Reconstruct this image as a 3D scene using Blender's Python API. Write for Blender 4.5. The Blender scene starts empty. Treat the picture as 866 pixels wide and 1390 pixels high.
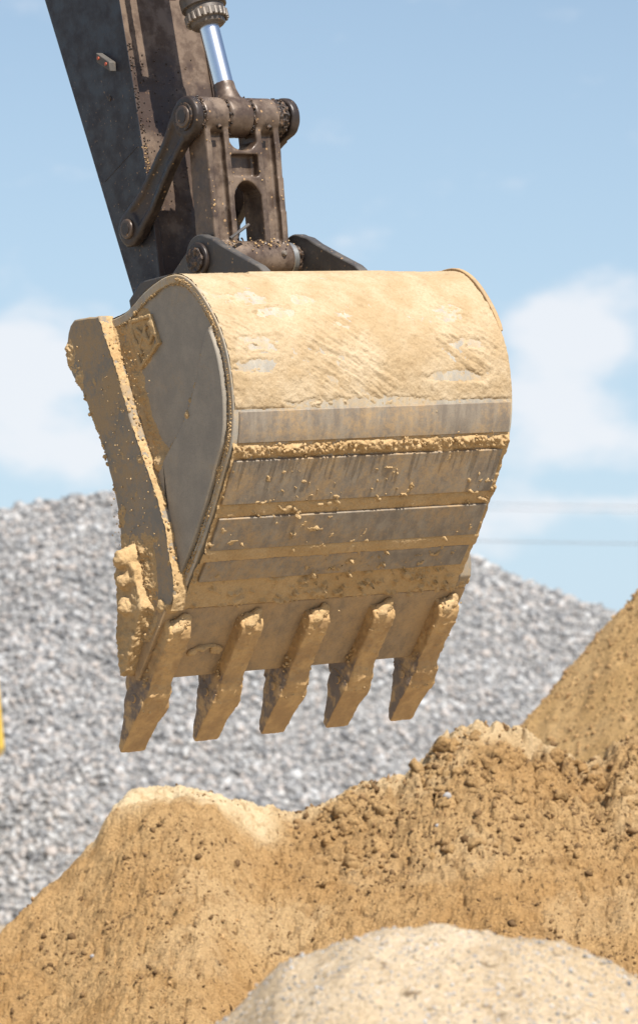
import bpy, bmesh, math, random
import numpy as np
from mathutils import Matrix, Vector
random.seed(7); rng = np.random.default_rng(11)
S = bpy.context.scene; COL = S.collection

# ---------------------------------------------------------------- camera, sky, sun, exposure
FPX = 5200.0
PITCH = math.atan(335.0 / FPX)
cam_d = bpy.data.cameras.new('camera'); cam = bpy.data.objects.new('camera', cam_d); COL.objects.link(cam)
cam.location = (0, 0, 1.7); cam.rotation_euler = (math.pi / 2 + PITCH, 0, 0)
cam_d.sensor_fit = 'VERTICAL'; cam_d.sensor_height = 24.0; cam_d.lens = 24.0 * FPX / 1390.0
cam_d.clip_start = 0.1; cam_d.clip_end = 5000
cam_d.dof.use_dof = True; cam_d.dof.focus_distance = 13.3; cam_d.dof.aperture_fstop = 3.4
S.camera = cam
S.view_settings.view_transform = 'Standard'; S.view_settings.look = 'None'
S.view_settings.exposure = 0.65; S.view_settings.gamma = 1.0

A = np.array([0.78947201, 0.60788264, 0.08492731]); YB = np.array([-0.61008679, 0.79233459, 0.0])
ZB = np.array([-0.06729084, -0.05181303, 0.99638715]); ORG = np.array([-0.48052640, 13.02519846, 2.20321200])
sun_v = 0.018 * A - 0.595 * YB + 0.803 * ZB; sun_v /= np.linalg.norm(sun_v)
SUN_EL = math.asin(sun_v[2]); SUN_AZ = math.atan2(sun_v[0], sun_v[1])
sun_d = bpy.data.lights.new('sun', 'SUN'); sun_d.energy = 5.0; sun_d.angle = math.radians(0.53); sun_d.color = (1.0, 0.95, 0.87)
sun = bpy.data.objects.new('sun', sun_d); COL.objects.link(sun)
sun.rotation_euler = Vector(sun_v).to_track_quat('Z', 'Y').to_euler()

world = bpy.data.worlds.new('World'); S.world = world; world.use_nodes = True
def build_world():
    nt = world.node_tree; nt.nodes.clear(); N = nt.nodes.new; L = nt.links.new
    out = N('ShaderNodeOutputWorld'); bg = N('ShaderNodeBackground'); bg.inputs[1].default_value = 0.074
    sky = N('ShaderNodeTexSky'); sky.sky_type = 'NISHITA'; sky.sun_disc = False
    sky.sun_elevation = SUN_EL; sky.sun_rotation = SUN_AZ
    sky.air_density = 1.0; sky.dust_density = 0.6; sky.ozone_density = 1.0
    tc = N('ShaderNodeTexCoord')
    sep = N('ShaderNodeSeparateXYZ'); L(tc.outputs['Generated'], sep.inputs[0])
    def m(op, a, b=None, clamp=False):
        n = N('ShaderNodeMath'); n.operation = op; n.use_clamp = clamp
        for i, v in enumerate((a, b)):
            if v is None: continue
            if hasattr(v, 'is_linked'): L(v, n.inputs[i])
            else: n.inputs[i].default_value = v
        return n.outputs[0]
    az = m('ARCTAN2', sep.outputs[0], sep.outputs[1]); el = m('ARCSINE', sep.outputs[2])
    cmb = N('ShaderNodeCombineXYZ'); L(az, cmb.inputs[0]); L(m('MULTIPLY', el, 1.7), cmb.inputs[1])
    n1 = N('ShaderNodeTexNoise'); n1.inputs['Scale'].default_value = 34; n1.inputs['Detail'].default_value = 7; n1.inputs['Roughness'].default_value = 0.52
    L(cmb.outputs[0], n1.inputs['Vector'])
    n2 = N('ShaderNodeTexNoise'); n2.inputs['Scale'].default_value = 11; n2.inputs['Detail'].default_value = 3
    L(cmb.outputs[0], n2.inputs['Vector'])
    # soft cloud banks: (azimuth, elevation, half width, half height, weight) in radians
    banks = [(-.083, .099, .033, .015, 1.15), (-.066, .079, .038, .008, .9), (.066, .113, .017, .011, 1.0), (.056, .098, .022, .016, .65),
             (.070, .084, .034, .011, .6), (.083, .066, .022, .0035, .8), (.058, .062, .032, .007, .6), (-.02, .10, .12, .03, .12), (-.20, .10, .08, .02, .9), (.21, .09, .07, .02, .9)]
    tot = None
    for (a0, e0, ha, he, w) in banks:
        da = m('DIVIDE', m('SUBTRACT', az, a0), ha); de = m('DIVIDE', m('SUBTRACT', el, e0), he)
        r = m('ADD', m('MULTIPLY', da, da), m('MULTIPLY', de, de))
        g = m('MULTIPLY', m('POWER', 2.718, m('MULTIPLY', r, -1.0)), w)
        tot = g if tot is None else m('ADD', tot, g)
    # general low cloud belt all the way round
    belt = m('MULTIPLY', m('SUBTRACT', n2.outputs[0], 0.5), 1.2)
    fade = m('SUBTRACT', 1.0, m('MULTIPLY', m('ABSOLUTE', m('SUBTRACT', el, 0.085)), 9.0), True)
    tot = m('ADD', tot, m('MULTIPLY', belt, fade))
    d = m('ADD', tot, m('MULTIPLY', m('SUBTRACT', n1.outputs[0], 0.5), 2.3))
    mr = N('ShaderNodeMapRange'); mr.interpolation_type = 'SMOOTHSTEP'; L(d, mr.inputs[0]); mr.inputs[1].default_value = 0.16; mr.inputs[2].default_value = 1.0
    mr.inputs[4].default_value = 0.80
    hz = N('ShaderNodeMapRange'); L(el, hz.inputs[0]); hz.inputs[1].default_value = 0.32; hz.inputs[2].default_value = 0.0; hz.inputs[3].default_value = 0.0; hz.inputs[4].default_value = 0.80
    mixh = N('ShaderNodeMixRGB'); L(hz.outputs[0], mixh.inputs[0]); L(sky.outputs[0], mixh.inputs[1]); mixh.inputs[2].default_value = (4.9, 6.6, 8.4, 1)
    mix = N('ShaderNodeMixRGB'); L(mr.outputs[0], mix.inputs[0]); L(mixh.outputs[0], mix.inputs[1]); mix.inputs[2].default_value = (7.9, 8.0, 8.3, 1)
    L(mix.outputs[0], bg.inputs[0]); L(bg.outputs[0], out.inputs[0])
build_world()

# ---------------------------------------------------------------- numpy noise
_perm = np.random.default_rng(3).permutation(256); _perm = np.concatenate([_perm, _perm, _perm])
_grad = np.random.default_rng(4).normal(size=(256, 3)); _grad /= np.linalg.norm(_grad, axis=1)[:, None]
def noise(p):
    p = np.asarray(p, float); i = np.floor(p).astype(int); f = p - i; i &= 255
    u = f * f * f * (f * (f * 6 - 15) + 10); r = 0
    for dx in (0, 1):
        for dy in (0, 1):
            for dz in (0, 1):
                h = _perm[_perm[_perm[(i[:, 0] + dx) & 255] + ((i[:, 1] + dy) & 255)] + ((i[:, 2] + dz) & 255)]
                g = _grad[h]
                v = g[:, 0] * (f[:, 0] - dx) + g[:, 1] * (f[:, 1] - dy) + g[:, 2] * (f[:, 2] - dz)
                w = (u[:, 0] if dx else 1 - u[:, 0]) * (u[:, 1] if dy else 1 - u[:, 1]) * (u[:, 2] if dz else 1 - u[:, 2])
                r = r + v * w
    return r * 1.6
def fbm(p, s, o=4, rough=0.5):
    p = np.asarray(p, float) * s; r = 0; a = 1; t = 0
    for k in range(o):
        r = r + a * noise(p + 17.3 * k); t += a; a *= rough; p = p * 2.03
    return r / t
def P3(x, y, z=0.0):
    x = np.asarray(x, float).ravel(); return np.stack([x, np.broadcast_to(np.asarray(y, float).ravel(), x.shape), np.broadcast_to(np.asarray(z, float).ravel(), x.shape)], 1)
def sstep(a, b, x): t = np.clip((x - a) / (b - a), 0, 1); return t * t * (3 - 2 * t)

# ---------------------------------------------------------------- object helpers
def link(name, me, mat=None, parent=None, smooth=False):
    o = bpy.data.objects.new(name, me); COL.objects.link(o)
    if mat: me.materials.append(mat)
    if parent: o.parent = parent
    if smooth: me.polygons.foreach_set('use_smooth', [True] * len(me.polygons))
    return o
def tag(o, label=None, cat=None, group=None, kind=None):
    if label: o['label'] = label
    if cat: o['category'] = cat
    if group: o['group'] = group
    if kind: o['kind'] = kind
    return o
def empty(name, loc=(0, 0, 0)):
    o = bpy.data.objects.new(name, None); COL.objects.link(o); o.location = loc; o.empty_display_size = 0.2; return o
def mesh_np(name, v, f, mat=None, parent=None, smooth=True):
    me = bpy.data.meshes.new(name); v = np.asarray(v, np.float32); f = np.asarray(f, np.int32)
    me.vertices.add(len(v)); me.vertices.foreach_set('co', v.ravel())
    k = f.shape[1]; me.loops.add(f.size); me.loops.foreach_set('vertex_index', f.ravel())
    me.polygons.add(len(f)); me.polygons.foreach_set('loop_start', np.arange(0, f.size, k, dtype=np.int32))
    me.update(calc_edges=True); me.validate()
    return link(name, me, mat, parent, smooth)
def grid_faces(nu, nv):
    i = np.arange(nu - 1)[:, None] * nv + np.arange(nv - 1)[None]; i = i.ravel()
    return np.stack([i, i + nv, i + nv + 1, i + 1], 1)
def prism(bm, pts, x0, x1):
    a = [bm.verts.new((x0, p[0], p[1])) for p in pts]; b = [bm.verts.new((x1, p[0], p[1])) for p in pts]; n = len(pts)
    bm.faces.new(a); bm.faces.new(b[::-1])
    for i in range(n): bm.faces.new((a[i], b[i], b[(i + 1) % n], a[(i + 1) % n]))
def box(bm, x0, x1, y0, y1, z0, z1): prism(bm, [(y0, z0), (y1, z0), (y1, z1), (y0, z1)], x0, x1)
def disc_pts(y, z, r, n=40, a0=0, a1=2 * math.pi):
    return [(y + r * math.cos(a0 + (a1 - a0) * i / n), z + r * math.sin(a0 + (a1 - a0) * i / n)) for i in range(n)]
def lathe(bm, p0, p1, prof, n=48, caps=True):
    """prof: list of (t along p0->p1 in metres, radius)"""
    p0 = Vector(p0); d = (Vector(p1) - p0).normalized(); a = d.orthogonal().normalized(); b = d.cross(a); rings = []
    for t, r in prof:
        rings.append([bm.verts.new(p0 + d * t + (a * math.cos(2 * math.pi * i / n) + b * math.sin(2 * math.pi * i / n)) * r) for i in range(n)])
    for q, w in zip(rings, rings[1:]):
        for i in range(n): bm.faces.new((q[i], q[(i + 1) % n], w[(i + 1) % n], w[i]))
    if caps: bm.faces.new(rings[0][::-1]); bm.faces.new(rings[-1])
def cylx(bm, x0, x1, y, z, r, n=48, ch=0.0):
    pr = [(0, r - ch), (ch, r), (x1 - x0 - ch, r), (x1 - x0, r - ch)] if ch else [(0, r), (x1 - x0, r)]
    lathe(bm, (x0, y, z), (x1, y, z), pr, n)
def done(name, bm, mat, parent=None, smooth=False, bevel=0.0, seg=2, angle=None):
    bmesh.ops.recalc_face_normals(bm, faces=bm.faces)
    me = bpy.data.meshes.new(name); bm.to_mesh(me); bm.free()
    o = link(name, me, mat, parent)
    if bevel:
        md = o.modifiers.new('bevel', 'BEVEL'); md.width = bevel; md.segments = seg; md.limit_method = 'ANGLE'; md.angle_limit = math.radians(35)
    if smooth or bevel:
        me.polygons.foreach_set('use_smooth', [True] * len(me.polygons))
        try: me.set_sharp_from_angle(angle=math.radians(angle or 38))
        except Exception: pass
    return o
def fused(name, bm, mat, parent, voxel=0.005, sm=3, amp=0.0008, scale=30, lump=None, sharp=False):
    """weld overlapping solids into one cast-looking skin, soften it and roughen it"""
    bmesh.ops.recalc_face_normals(bm, faces=bm.faces)
    me = bpy.data.meshes.new('t'); bm.to_mesh(me); bm.free(); t = bpy.data.objects.new('t', me); COL.objects.link(t)
    r = t.modifiers.new('r', 'REMESH'); r.mode = 'VOXEL'; r.voxel_size = voxel
    if sm: s = t.modifiers.new('s', 'SMOOTH'); s.iterations = sm; s.factor = 0.5
    dg = bpy.context.evaluated_depsgraph_get(); dg.update()
    m2 = bpy.data.meshes.new_from_object(t.evaluated_get(dg)); bpy.data.objects.remove(t); bpy.data.meshes.remove(me)
    n = len(m2.vertices); co = np.empty(n * 3, np.float32); m2.vertices.foreach_get('co', co); co = co.reshape(-1, 3)
    no = np.empty(n * 3, np.float32); m2.vertex_normals.foreach_get('vector', no); no = no.reshape(-1, 3)
    d = amp * fbm(co, scale, 4)
    if lump is not None: d = d + lump(co, no)
    co = co + no * d[:, None]; m2.vertices.foreach_set('co', co.astype(np.float32).ravel()); m2.update(); m2.name = name
    return link(name, m2, mat, parent, smooth=True)
_ico = None
def ico(sub=1):
    bm = bmesh.new(); bmesh.ops.create_icosphere(bm, subdivisions=sub, radius=1)
    v = np.array([x.co[:] for x in bm.verts]); f = np.array([[q.index for q in x.verts] for x in bm.faces]); bm.free(); return v, f
def rocks(name, pos, size, mat, parent=None, squash=(0.65, 1.0), sub=1, smooth=False, tone=None, jit=0.22, r=rng):
    v, f = ico(sub); n = len(pos); k = len(v)
    q = r.normal(size=(n, 4)); q /= np.linalg.norm(q, axis=1)[:, None]; w, x, y, z = q.T
    Rm = np.stack([1 - 2 * (y * y + z * z), 2 * (x * y - z * w), 2 * (x * z + y * w), 2 * (x * y + z * w), 1 - 2 * (x * x + z * z), 2 * (y * z - x * w),
                   2 * (x * z - y * w), 2 * (y * z + x * w), 1 - 2 * (x * x + y * y)], 1).reshape(n, 3, 3)
    sc = r.uniform(squash[0], squash[1], size=(n, 1, 3)) * np.asarray(size)[:, None, None]
    vv = v[None] * (1 + r.normal(0, jit, size=(n, k, 1)).clip(-.45, .45)) * sc
    vv = np.einsum('nij,nkj->nki', Rm, vv) + np.asarray(pos)[:, None, :]
    ff = f[None] + (np.arange(n) * k)[:, None, None]
    o = mesh_np(name, vv.reshape(-1, 3), ff.reshape(-1, 3), mat, parent, smooth)
    if tone is None: tone = r.uniform(0, 1, n)
    at = o.data.attributes.new('tone', 'FLOAT', 'POINT'); at.data.foreach_set('value', np.repeat(tone, k).astype(np.float32))
    return o

# ---------------------------------------------------------------- materials
class NT:
    def __init__(s, name):
        s.m = bpy.data.materials.new(name); s.m.use_nodes = True; s.t = s.m.node_tree; s.b = s.t.nodes['Principled BSDF']
        s.tc = s.N('ShaderNodeTexCoord').outputs['Object']
    def N(s, k): return s.t.nodes.new(k)
    def L(s, a, b): s.t.links.new(a, b)
    def put(s, v, i):
        if hasattr(v, 'is_linked'): s.L(v, i)
        else: i.default_value = v if not (isinstance(v, tuple) and len(v) == 3) else (*v, 1)
    def vec(s, sc): n = s.N('ShaderNodeMapping'); n.inputs['Scale'].default_value = sc; s.L(s.tc, n.inputs[0]); return n.outputs[0]
    def rot(s, r, sc):
        n = s.N('ShaderNodeMapping'); n.inputs['Rotation'].default_value = r; s.L(s.tc, n.inputs[0])
        k = s.N('ShaderNodeMapping'); k.inputs['Scale'].default_value = sc; s.L(n.outputs[0], k.inputs[0]); return k.outputs[0]
    def noise(s, sc, d=5, r=0.55, v=None, dist=0):
        n = s.N('ShaderNodeTexNoise'); n.inputs['Scale'].default_value = sc; n.inputs['Detail'].default_value = d; n.inputs['Roughness'].default_value = r; n.inputs['Distortion'].default_value = dist
        s.L(v if v else s.tc, n.inputs['Vector']); return n.outputs[0]
    def vor(s, sc, v=None, feat='F1', out='Distance'):
        n = s.N('ShaderNodeTexVoronoi'); n.feature = feat; n.inputs['Scale'].default_value = sc; s.L(v if v else s.tc, n.inputs['Vector']); return n.outputs[out]
    def ramp(s, x, a, b, c0=0.0, c1=1.0):
        n = s.N('ShaderNodeMapRange'); n.interpolation_type = 'SMOOTHSTEP'; s.L(x, n.inputs[0])
        for i, q in zip((1, 2, 3, 4), (a, b, c0, c1)): n.inputs[i].default_value = q
        return n.outputs[0]
    def mix(s, f, a, b, mode='MIX'):
        n = s.N('ShaderNodeMixRGB'); n.blend_type = mode; s.put(f, n.inputs[0]); s.put(a, n.inputs[1]); s.put(b, n.inputs[2]); return n.outputs[0]
    def math(s, op, a, b=0.0):
        n = s.N('ShaderNodeMath'); n.operation = op; s.put(a, n.inputs[0]); s.put(b, n.inputs[1]); return n.outputs[0]
    def bump(s, h, st, dist, nrm=None):
        n = s.N('ShaderNodeBump'); n.inputs['Strength'].default_value = st; n.inputs['Distance'].default_value = dist; s.L(h, n.inputs['Height'])
        if nrm: s.L(nrm, n.inputs['Normal'])
        return n.outputs[0]
    def end(s, col, rough, nrm=None, metal=0.0, spec=0.5):
        s.put(col, s.b.inputs['Base Color']); s.put(rough, s.b.inputs['Roughness']); s.put(metal, s.b.inputs['Metallic'])
        s.b.inputs['Specular IOR Level'].default_value = spec
        if nrm: s.L(nrm, s.b.inputs['Normal'])
        return s.m

def m_mud(name, dark, mid, pale, fine=140, damp=0.5):
    t = NT(name); a = t.noise(7, 6, .6); b = t.noise(fine, 4, .6); c = t.noise(26, 5, .65)
    col = t.mix(t.ramp(a, .35, .68), mid, pale); col = t.mix(t.ramp(c, .54, .74, 0, damp), col, dark)
    col = t.mix(t.ramp(b, .3, .8, 0, .35), col, dark)
    n = t.bump(b, .55, .004, t.bump(c, .6, .010)); return t.end(col, .95, n, 0, .15)
MUD = m_mud('dried mud', (.27, .170, .080), (.44, .295, .145), (.51, .36, .195))
MUDB = m_mud('crusted mud', (.25, .17, .09), (.385, .28, .163), (.47, .37, .245), 110, .55)
def m_steel(name, base, base2, mudf, muda=(.40, .26, .12), rough=.55, streak=True, lo=.45, hi=.7):
    t = NT(name); a = t.noise(4.5, 6, .6); s1 = t.noise(9, 6, .65, t.vec((3, 3, .35)) if streak else None); f = t.noise(60, 5, .7)
    col = t.mix(t.ramp(s1, .35, .7), base, base2)
    mk = t.math('ADD', t.math('MULTIPLY', a, .6), t.math('MULTIPLY', f, .4))
    mk = t.ramp(mk, lo, hi, 0, mudf); col = t.mix(mk, col, muda)
    col = t.mix(t.ramp(t.noise(230, 2, .5), .45, .8, 0, .25), col, (.06, .05, .04))
    n = t.bump(f, .25, .002); r = t.math('ADD', t.math('MULTIPLY', mk, .35), rough)
    return t.end(col, r, n, 0.0, .4)
SIDE = m_steel('dusty side steel', (.25, .222, .183), (.32, .28, .225), .6, (.37, .27, .16), .6, False, .52, .70)
CUTM = m_steel('mud filmed cutter steel', (.20, .18, .15), (.28, .23, .17), .9, (.36, .25, .135), .6, False, .42, .60)
SHELLM = m_steel('stained bucket steel', (.30, .275, .235), (.42, .38, .31), .9, (.46, .33, .18), .55, True, .40, .62)
WEAR = m_steel('worn wear plate steel', (.185, .152, .12), (.28, .235, .18), .85, (.42, .275, .13), .5, True, .42, .66)
LIPM = m_steel('mud filmed cutting lip', (.24, .175, .11), (.35, .25, .15), .85, (.44, .29, .145), .6, True, .38, .62)
def m_tooth():
    t = NT('mud filmed tooth steel'); a = t.noise(16, 5, .6); f = t.noise(80, 5, .7)
    col = t.mix(t.ramp(a, .35, .7), (.36, .225, .105), (.52, .335, .15)); col = t.mix(t.ramp(f, .5, .75, 0, .5), col, (.27, .16, .07))
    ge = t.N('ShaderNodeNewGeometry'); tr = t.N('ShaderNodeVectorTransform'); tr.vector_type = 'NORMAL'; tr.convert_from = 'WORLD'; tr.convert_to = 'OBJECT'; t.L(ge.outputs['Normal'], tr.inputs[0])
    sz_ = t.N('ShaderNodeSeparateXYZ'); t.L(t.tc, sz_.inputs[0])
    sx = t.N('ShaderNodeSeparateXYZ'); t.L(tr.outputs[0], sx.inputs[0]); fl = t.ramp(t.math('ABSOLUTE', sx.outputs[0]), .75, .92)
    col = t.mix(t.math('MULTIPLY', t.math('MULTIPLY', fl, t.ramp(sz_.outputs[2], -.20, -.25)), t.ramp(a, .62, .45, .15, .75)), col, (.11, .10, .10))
    return t.end(col, .6, t.bump(f, .4, .003), 0, .3)
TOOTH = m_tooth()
def m_arm():
    t = NT('charcoal arm paint with grime and coloured shade'); a = t.noise(3.2, 6, .65, t.vec((1, 1, .6))); b = t.noise(14, 6, .65); c = t.noise(70, 4, .6)
    sep = t.N('ShaderNodeSeparateXYZ'); t.L(t.tc, sep.inputs[0])
    inner = t.ramp(sep.outputs[0], .4172, .4182)          # the worn front carries grime and coloured-in shade, the outer left face stays painted
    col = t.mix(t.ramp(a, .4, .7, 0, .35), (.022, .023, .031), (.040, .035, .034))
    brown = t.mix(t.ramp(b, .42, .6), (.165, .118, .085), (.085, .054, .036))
    brown = t.mix(t.math('MULTIPLY', t.ramp(t.noise(5, 5, .6), .40, .56), t.ramp(sep.outputs[2], 2.12, 1.95)), brown, (.055, .035, .026)); col = t.mix(inner, col, brown)  # dark patches colour in the cylinder and link shade on the lower front
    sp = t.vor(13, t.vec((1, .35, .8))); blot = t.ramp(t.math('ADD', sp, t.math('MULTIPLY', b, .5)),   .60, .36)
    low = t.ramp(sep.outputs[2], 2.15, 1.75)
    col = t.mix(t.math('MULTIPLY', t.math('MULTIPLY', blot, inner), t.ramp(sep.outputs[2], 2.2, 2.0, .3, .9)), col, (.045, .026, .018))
    rim = t.math('MULTIPLY', t.ramp(c, .62, .72), t.math('MULTIPLY', low, .6)); col = t.mix(rim, col, (.34, .20, .10))
    return t.end(col, t.ramp(b, .3, .7, .30, .65), t.bump(b, .25, .004, t.bump(c, .2, .002)), 0, .4)
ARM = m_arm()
def m_cast(name, c1, c2, c3, rough=.42):
    t = NT(name); a = t.noise(9, 6, .65); b = t.noise(45, 5, .65); v = t.vor(34)
    col = t.mix(t.ramp(a, .38, .66), c1, c2); col = t.mix(t.ramp(b, .55, .72, 0, .75), col, c3)
    col = t.mix(t.ramp(t.math('ADD', v, t.math('MULTIPLY', b, .6)), .44, .34, 0, .8), col, (.45, .28, .14))
    return t.end(col, t.ramp(a, .3, .7, rough - .08, rough + .25), t.bump(b, .35, .003), .15, .5)
CAST = m_cast('greasy brown cast steel', (.070, .046, .033), (.17, .122, .088), (.04, .026, .02), .36)
LEVER = m_cast('dark greasy lever steel', (.028, .020, .017), (.060, .042, .033), (.020, .014, .012), .4)
def m_grease():
    t = NT('black packed grease'); b = t.noise(60, 5, .7)
    return t.end(t.mix(t.ramp(b, .45, .7), (.02, .013, .010), (.17, .10, .055)), .5, t.bump(b, .9, .006), 0, .5)
GREASE = m_grease()
def m_flat(name, c, r=.5, metal=0.0, spec=.5, var=.25, sc=20):
    t = NT(name); a = t.noise(sc, 5, .6); return t.end(t.mix(t.ramp(a, .3, .75, 0, var), c, tuple(x * .45 for x in c)), r, t.bump(a, .1, .002), metal, spec)
CHROME = m_flat('polished chrome', (.82, .84, .87), .27, 1.0, .5, .06)
GLAND = m_cast('weathered gland steel', (.07, .058, .05), (.15, .125, .105), (.045, .032, .026))
BOLT = m_cast('worn bolt steel', (.14, .12, .10), (.24, .20, .165), (.12, .09, .07))
SILVER = m_flat('bare steel ring', (.50, .50, .48), .35, .8, .5, .4, 60)
EARM = m_cast('dark grey bracket paint', (.065, .060, .058), (.10, .09, .08), (.16, .12, .085), .5)
REDP = m_flat('faded red lens', (.45, .10, .05), .5)
def m_sand(name, dark, mid, pale, patch=True, pebble=0.0):
    t = NT(name); a = t.noise(1.6, 6, .6); c = t.noise(11, 6, .68); b = t.noise(95, 4, .65); sp = t.noise(38, 3, .5)
    col = t.mix(t.ramp(a, .38, .62), mid, pale); col = t.mix(t.ramp(c, .5, .72, 0, .6), col, dark)
    col = t.mix(t.ramp(b, .42, .72, 0, .6), col, dark); col = t.mix(t.ramp(sp, .62, .69, 0, .6), col, (.14, .09, .05)); col = t.mix(t.ramp(t.noise(17, 4, .65), .62, .68, 0, .7), col, (.13, .08, .04)); col = t.mix(t.ramp(t.noise(52, 3, .6), .62, .70, 0, .5), col, pale)  # the dark brown spots imitate shaded pits in the surface
    if pebble: col = t.mix(t.ramp(t.noise(60, 3, .6), .6, .66, 0, pebble), col, (.30, .30, .34)); col = t.mix(t.ramp(t.noise(47, 3, .6), .62, .68, 0, pebble), col, (.72, .68, .62))
    if patch:
        sx = t.N('ShaderNodeSeparateXYZ'); t.L(t.tc, sx.inputs[0])
        g = t.N('ShaderNodeAttribute'); g.attribute_name = 'dry'; col = t.mix(t.math('MULTIPLY', g.outputs['Fac'], t.ramp(c, .68, .5, .3, 1.0)), col, (.74, .58, .36))
    n = t.bump(b, .9, .016, t.bump(t.noise(38, 5, .7), .9, .03)); return t.end(col, .97, n, 0, .1)
SAND = m_sand('damp ochre sand with pit shade spots', (.25, .142, .060), (.47, .282, .118), (.54, .35, .165))
SANDB = m_sand('ochre sand behind', (.42, .255, .11), (.62, .395, .17), (.66, .44, .21), False)
SANDN = m_sand('pale gritty sand', (.46, .33, .20), (.66, .51, .33), (.76, .62, .44), False, .6)
def m_clod():
    t = NT('sand clods'); g = t.N('ShaderNodeAttribute'); g.attribute_name = 'tone'; c = t.noise(60, 4, .6)
    col = t.mix(g.outputs['Fac'], (.13, .078, .038), (.45, .285, .135)); col = t.mix(t.ramp(c, .4, .7, 0, .4), col, (.16, .10, .05))  # dark end of the tone has pit shade mixed into it
    return t.end(col, .97, t.bump(c, .6, .006), 0, .1)
CLOD = m_clod()
def m_gravel():
    t = NT('crushed grey stone'); g = t.N('ShaderNodeAttribute'); g.attribute_name = 'tone'
    r = t.N('ShaderNodeValToRGB'); t.L(g.outputs['Fac'], r.inputs[0]); e = r.color_ramp.elements
    e[0].position = 0; e[0].color = (.14, .14, .145, 1); e[1].position = 1; e[1].color = (.52, .51, .495, 1)
    for p, c in ((.25, (.22, .225, .23, 1)), (.45, (.315, .31, .305, 1)), (.6, (.40, .355, .325, 1)), (.78, (.44, .445, .45, 1))):
        k = e.new(p); k.color = c
    c = t.noise(30, 4, .6); col = t.mix(t.ramp(c, .35, .7, 0, .35), r.outputs[0], (.16, .16, .17))
    return t.end(col, .85, None, 0, .3)
GRAV = m_gravel()
def m_bed(name, a0, a1, sc):
    t = NT(name); c = t.vor(sc, None, 'F1', 'Color'); b = t.noise(sc * 2, 4, .6); k = t.N('ShaderNodeSeparateColor'); t.L(c, k.inputs[0])
    return t.end(t.mix(k.outputs[0], a0, a1), .95, t.bump(b, .8, .03), 0, .2)
BED = m_bed('gravel bed', (.11, .11, .112), (.30, .295, .29), 14)
DIRT = m_bed('yard dirt', (.30, .24, .17), (.44, .37, .28), 14)

# ---------------------------------------------------------------- the setting: ground, piles
def height_pile(name, x0, x1, nx, y0, y1, ny, fn, mat, dry=None):
    X, Y = np.meshgrid(np.linspace(x0, x1, nx), np.linspace(y0, y1, ny), indexing='ij'); Z = fn(X.ravel(), Y.ravel())
    o = mesh_np(name, np.stack([X.ravel(), Y.ravel(), Z], 1), grid_faces(nx, ny), mat)
    if dry is not None:
        at = o.data.attributes.new('dry', 'FLOAT', 'POINT'); at.data.foreach_set('value', dry(X.ravel(), Y.ravel(), Z).astype(np.float32))
    return o
bm = bmesh.new(); bmesh.ops.create_grid(bm, x_segments=8, y_segments=8, size=1500)
g = done('ground', bm, DIRT); tag(g, 'flat dusty yard ground under the piles', kind='structure')

def crest(px, py, D):
    px = np.array(px, float); py = np.array(py, float); return (px - 433) / FPX * D, 1.7 + (1030 - py) / FPX * D
# gravel heap far behind
GX, GZ = crest([-900, -420, -150, 0, 50, 100, 155, 230, 330, 430, 540, 640, 700, 760, 825, 900, 1000, 1250, 1700], [1175, 905, 766, 690, 681, 675, 669, 652, 651, 674, 718, 766, 790, 802, 832, 855, 904, 1020, 1190], 50)
def gravel_h(x, y):
    c = np.interp(x, GX, GZ); yc = 50 + .5 * fbm(P3(x, 0, 2), .25, 2)
    d = yc - y; z = c - (.60 - .10 * sstep(4, 9, d) * sstep(0, -3, x)) * (np.sqrt(d * d + .12) - .35)
    z = z + .30 * fbm(P3(x, y, 5), .55, 3) * sstep(-.2, 1.2, z) + .10 * fbm(P3(x, y, 9), 2.4, 3)
    return np.maximum(z, -.3)
o = height_pile('gravel_pile', -16, 16, 240, 38, 60, 180, gravel_h, BED)
tag(o, 'large heap of crushed grey gravel behind the hanging bucket', kind='structure')
n = 60000
gx = rng.uniform(-7.6, 7.6, n); gy = rng.uniform(39.4, 50.5, n); gz = gravel_h(gx, gy); k = (gz > -.05) & ((gy > 41.6) | (gx < -.2)) & ((gy > 43.6) | (gx < 1.2))
gx, gy, gz = gx[k], gy[k], gz[k]; sz = np.exp(rng.normal(math.log(.034), .34, len(gx))).clip(.015, .08)
o = rocks('gravel', np.stack([gx, gy, gz + .012], 1), sz, GRAV, None, (.45, 1.2), 1, False, rng.beta(2.1, 2.3, len(gx)), .24)
tag(o, 'loose crushed grey stones covering the big gravel heap', 'gravel', kind='stuff')

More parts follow.
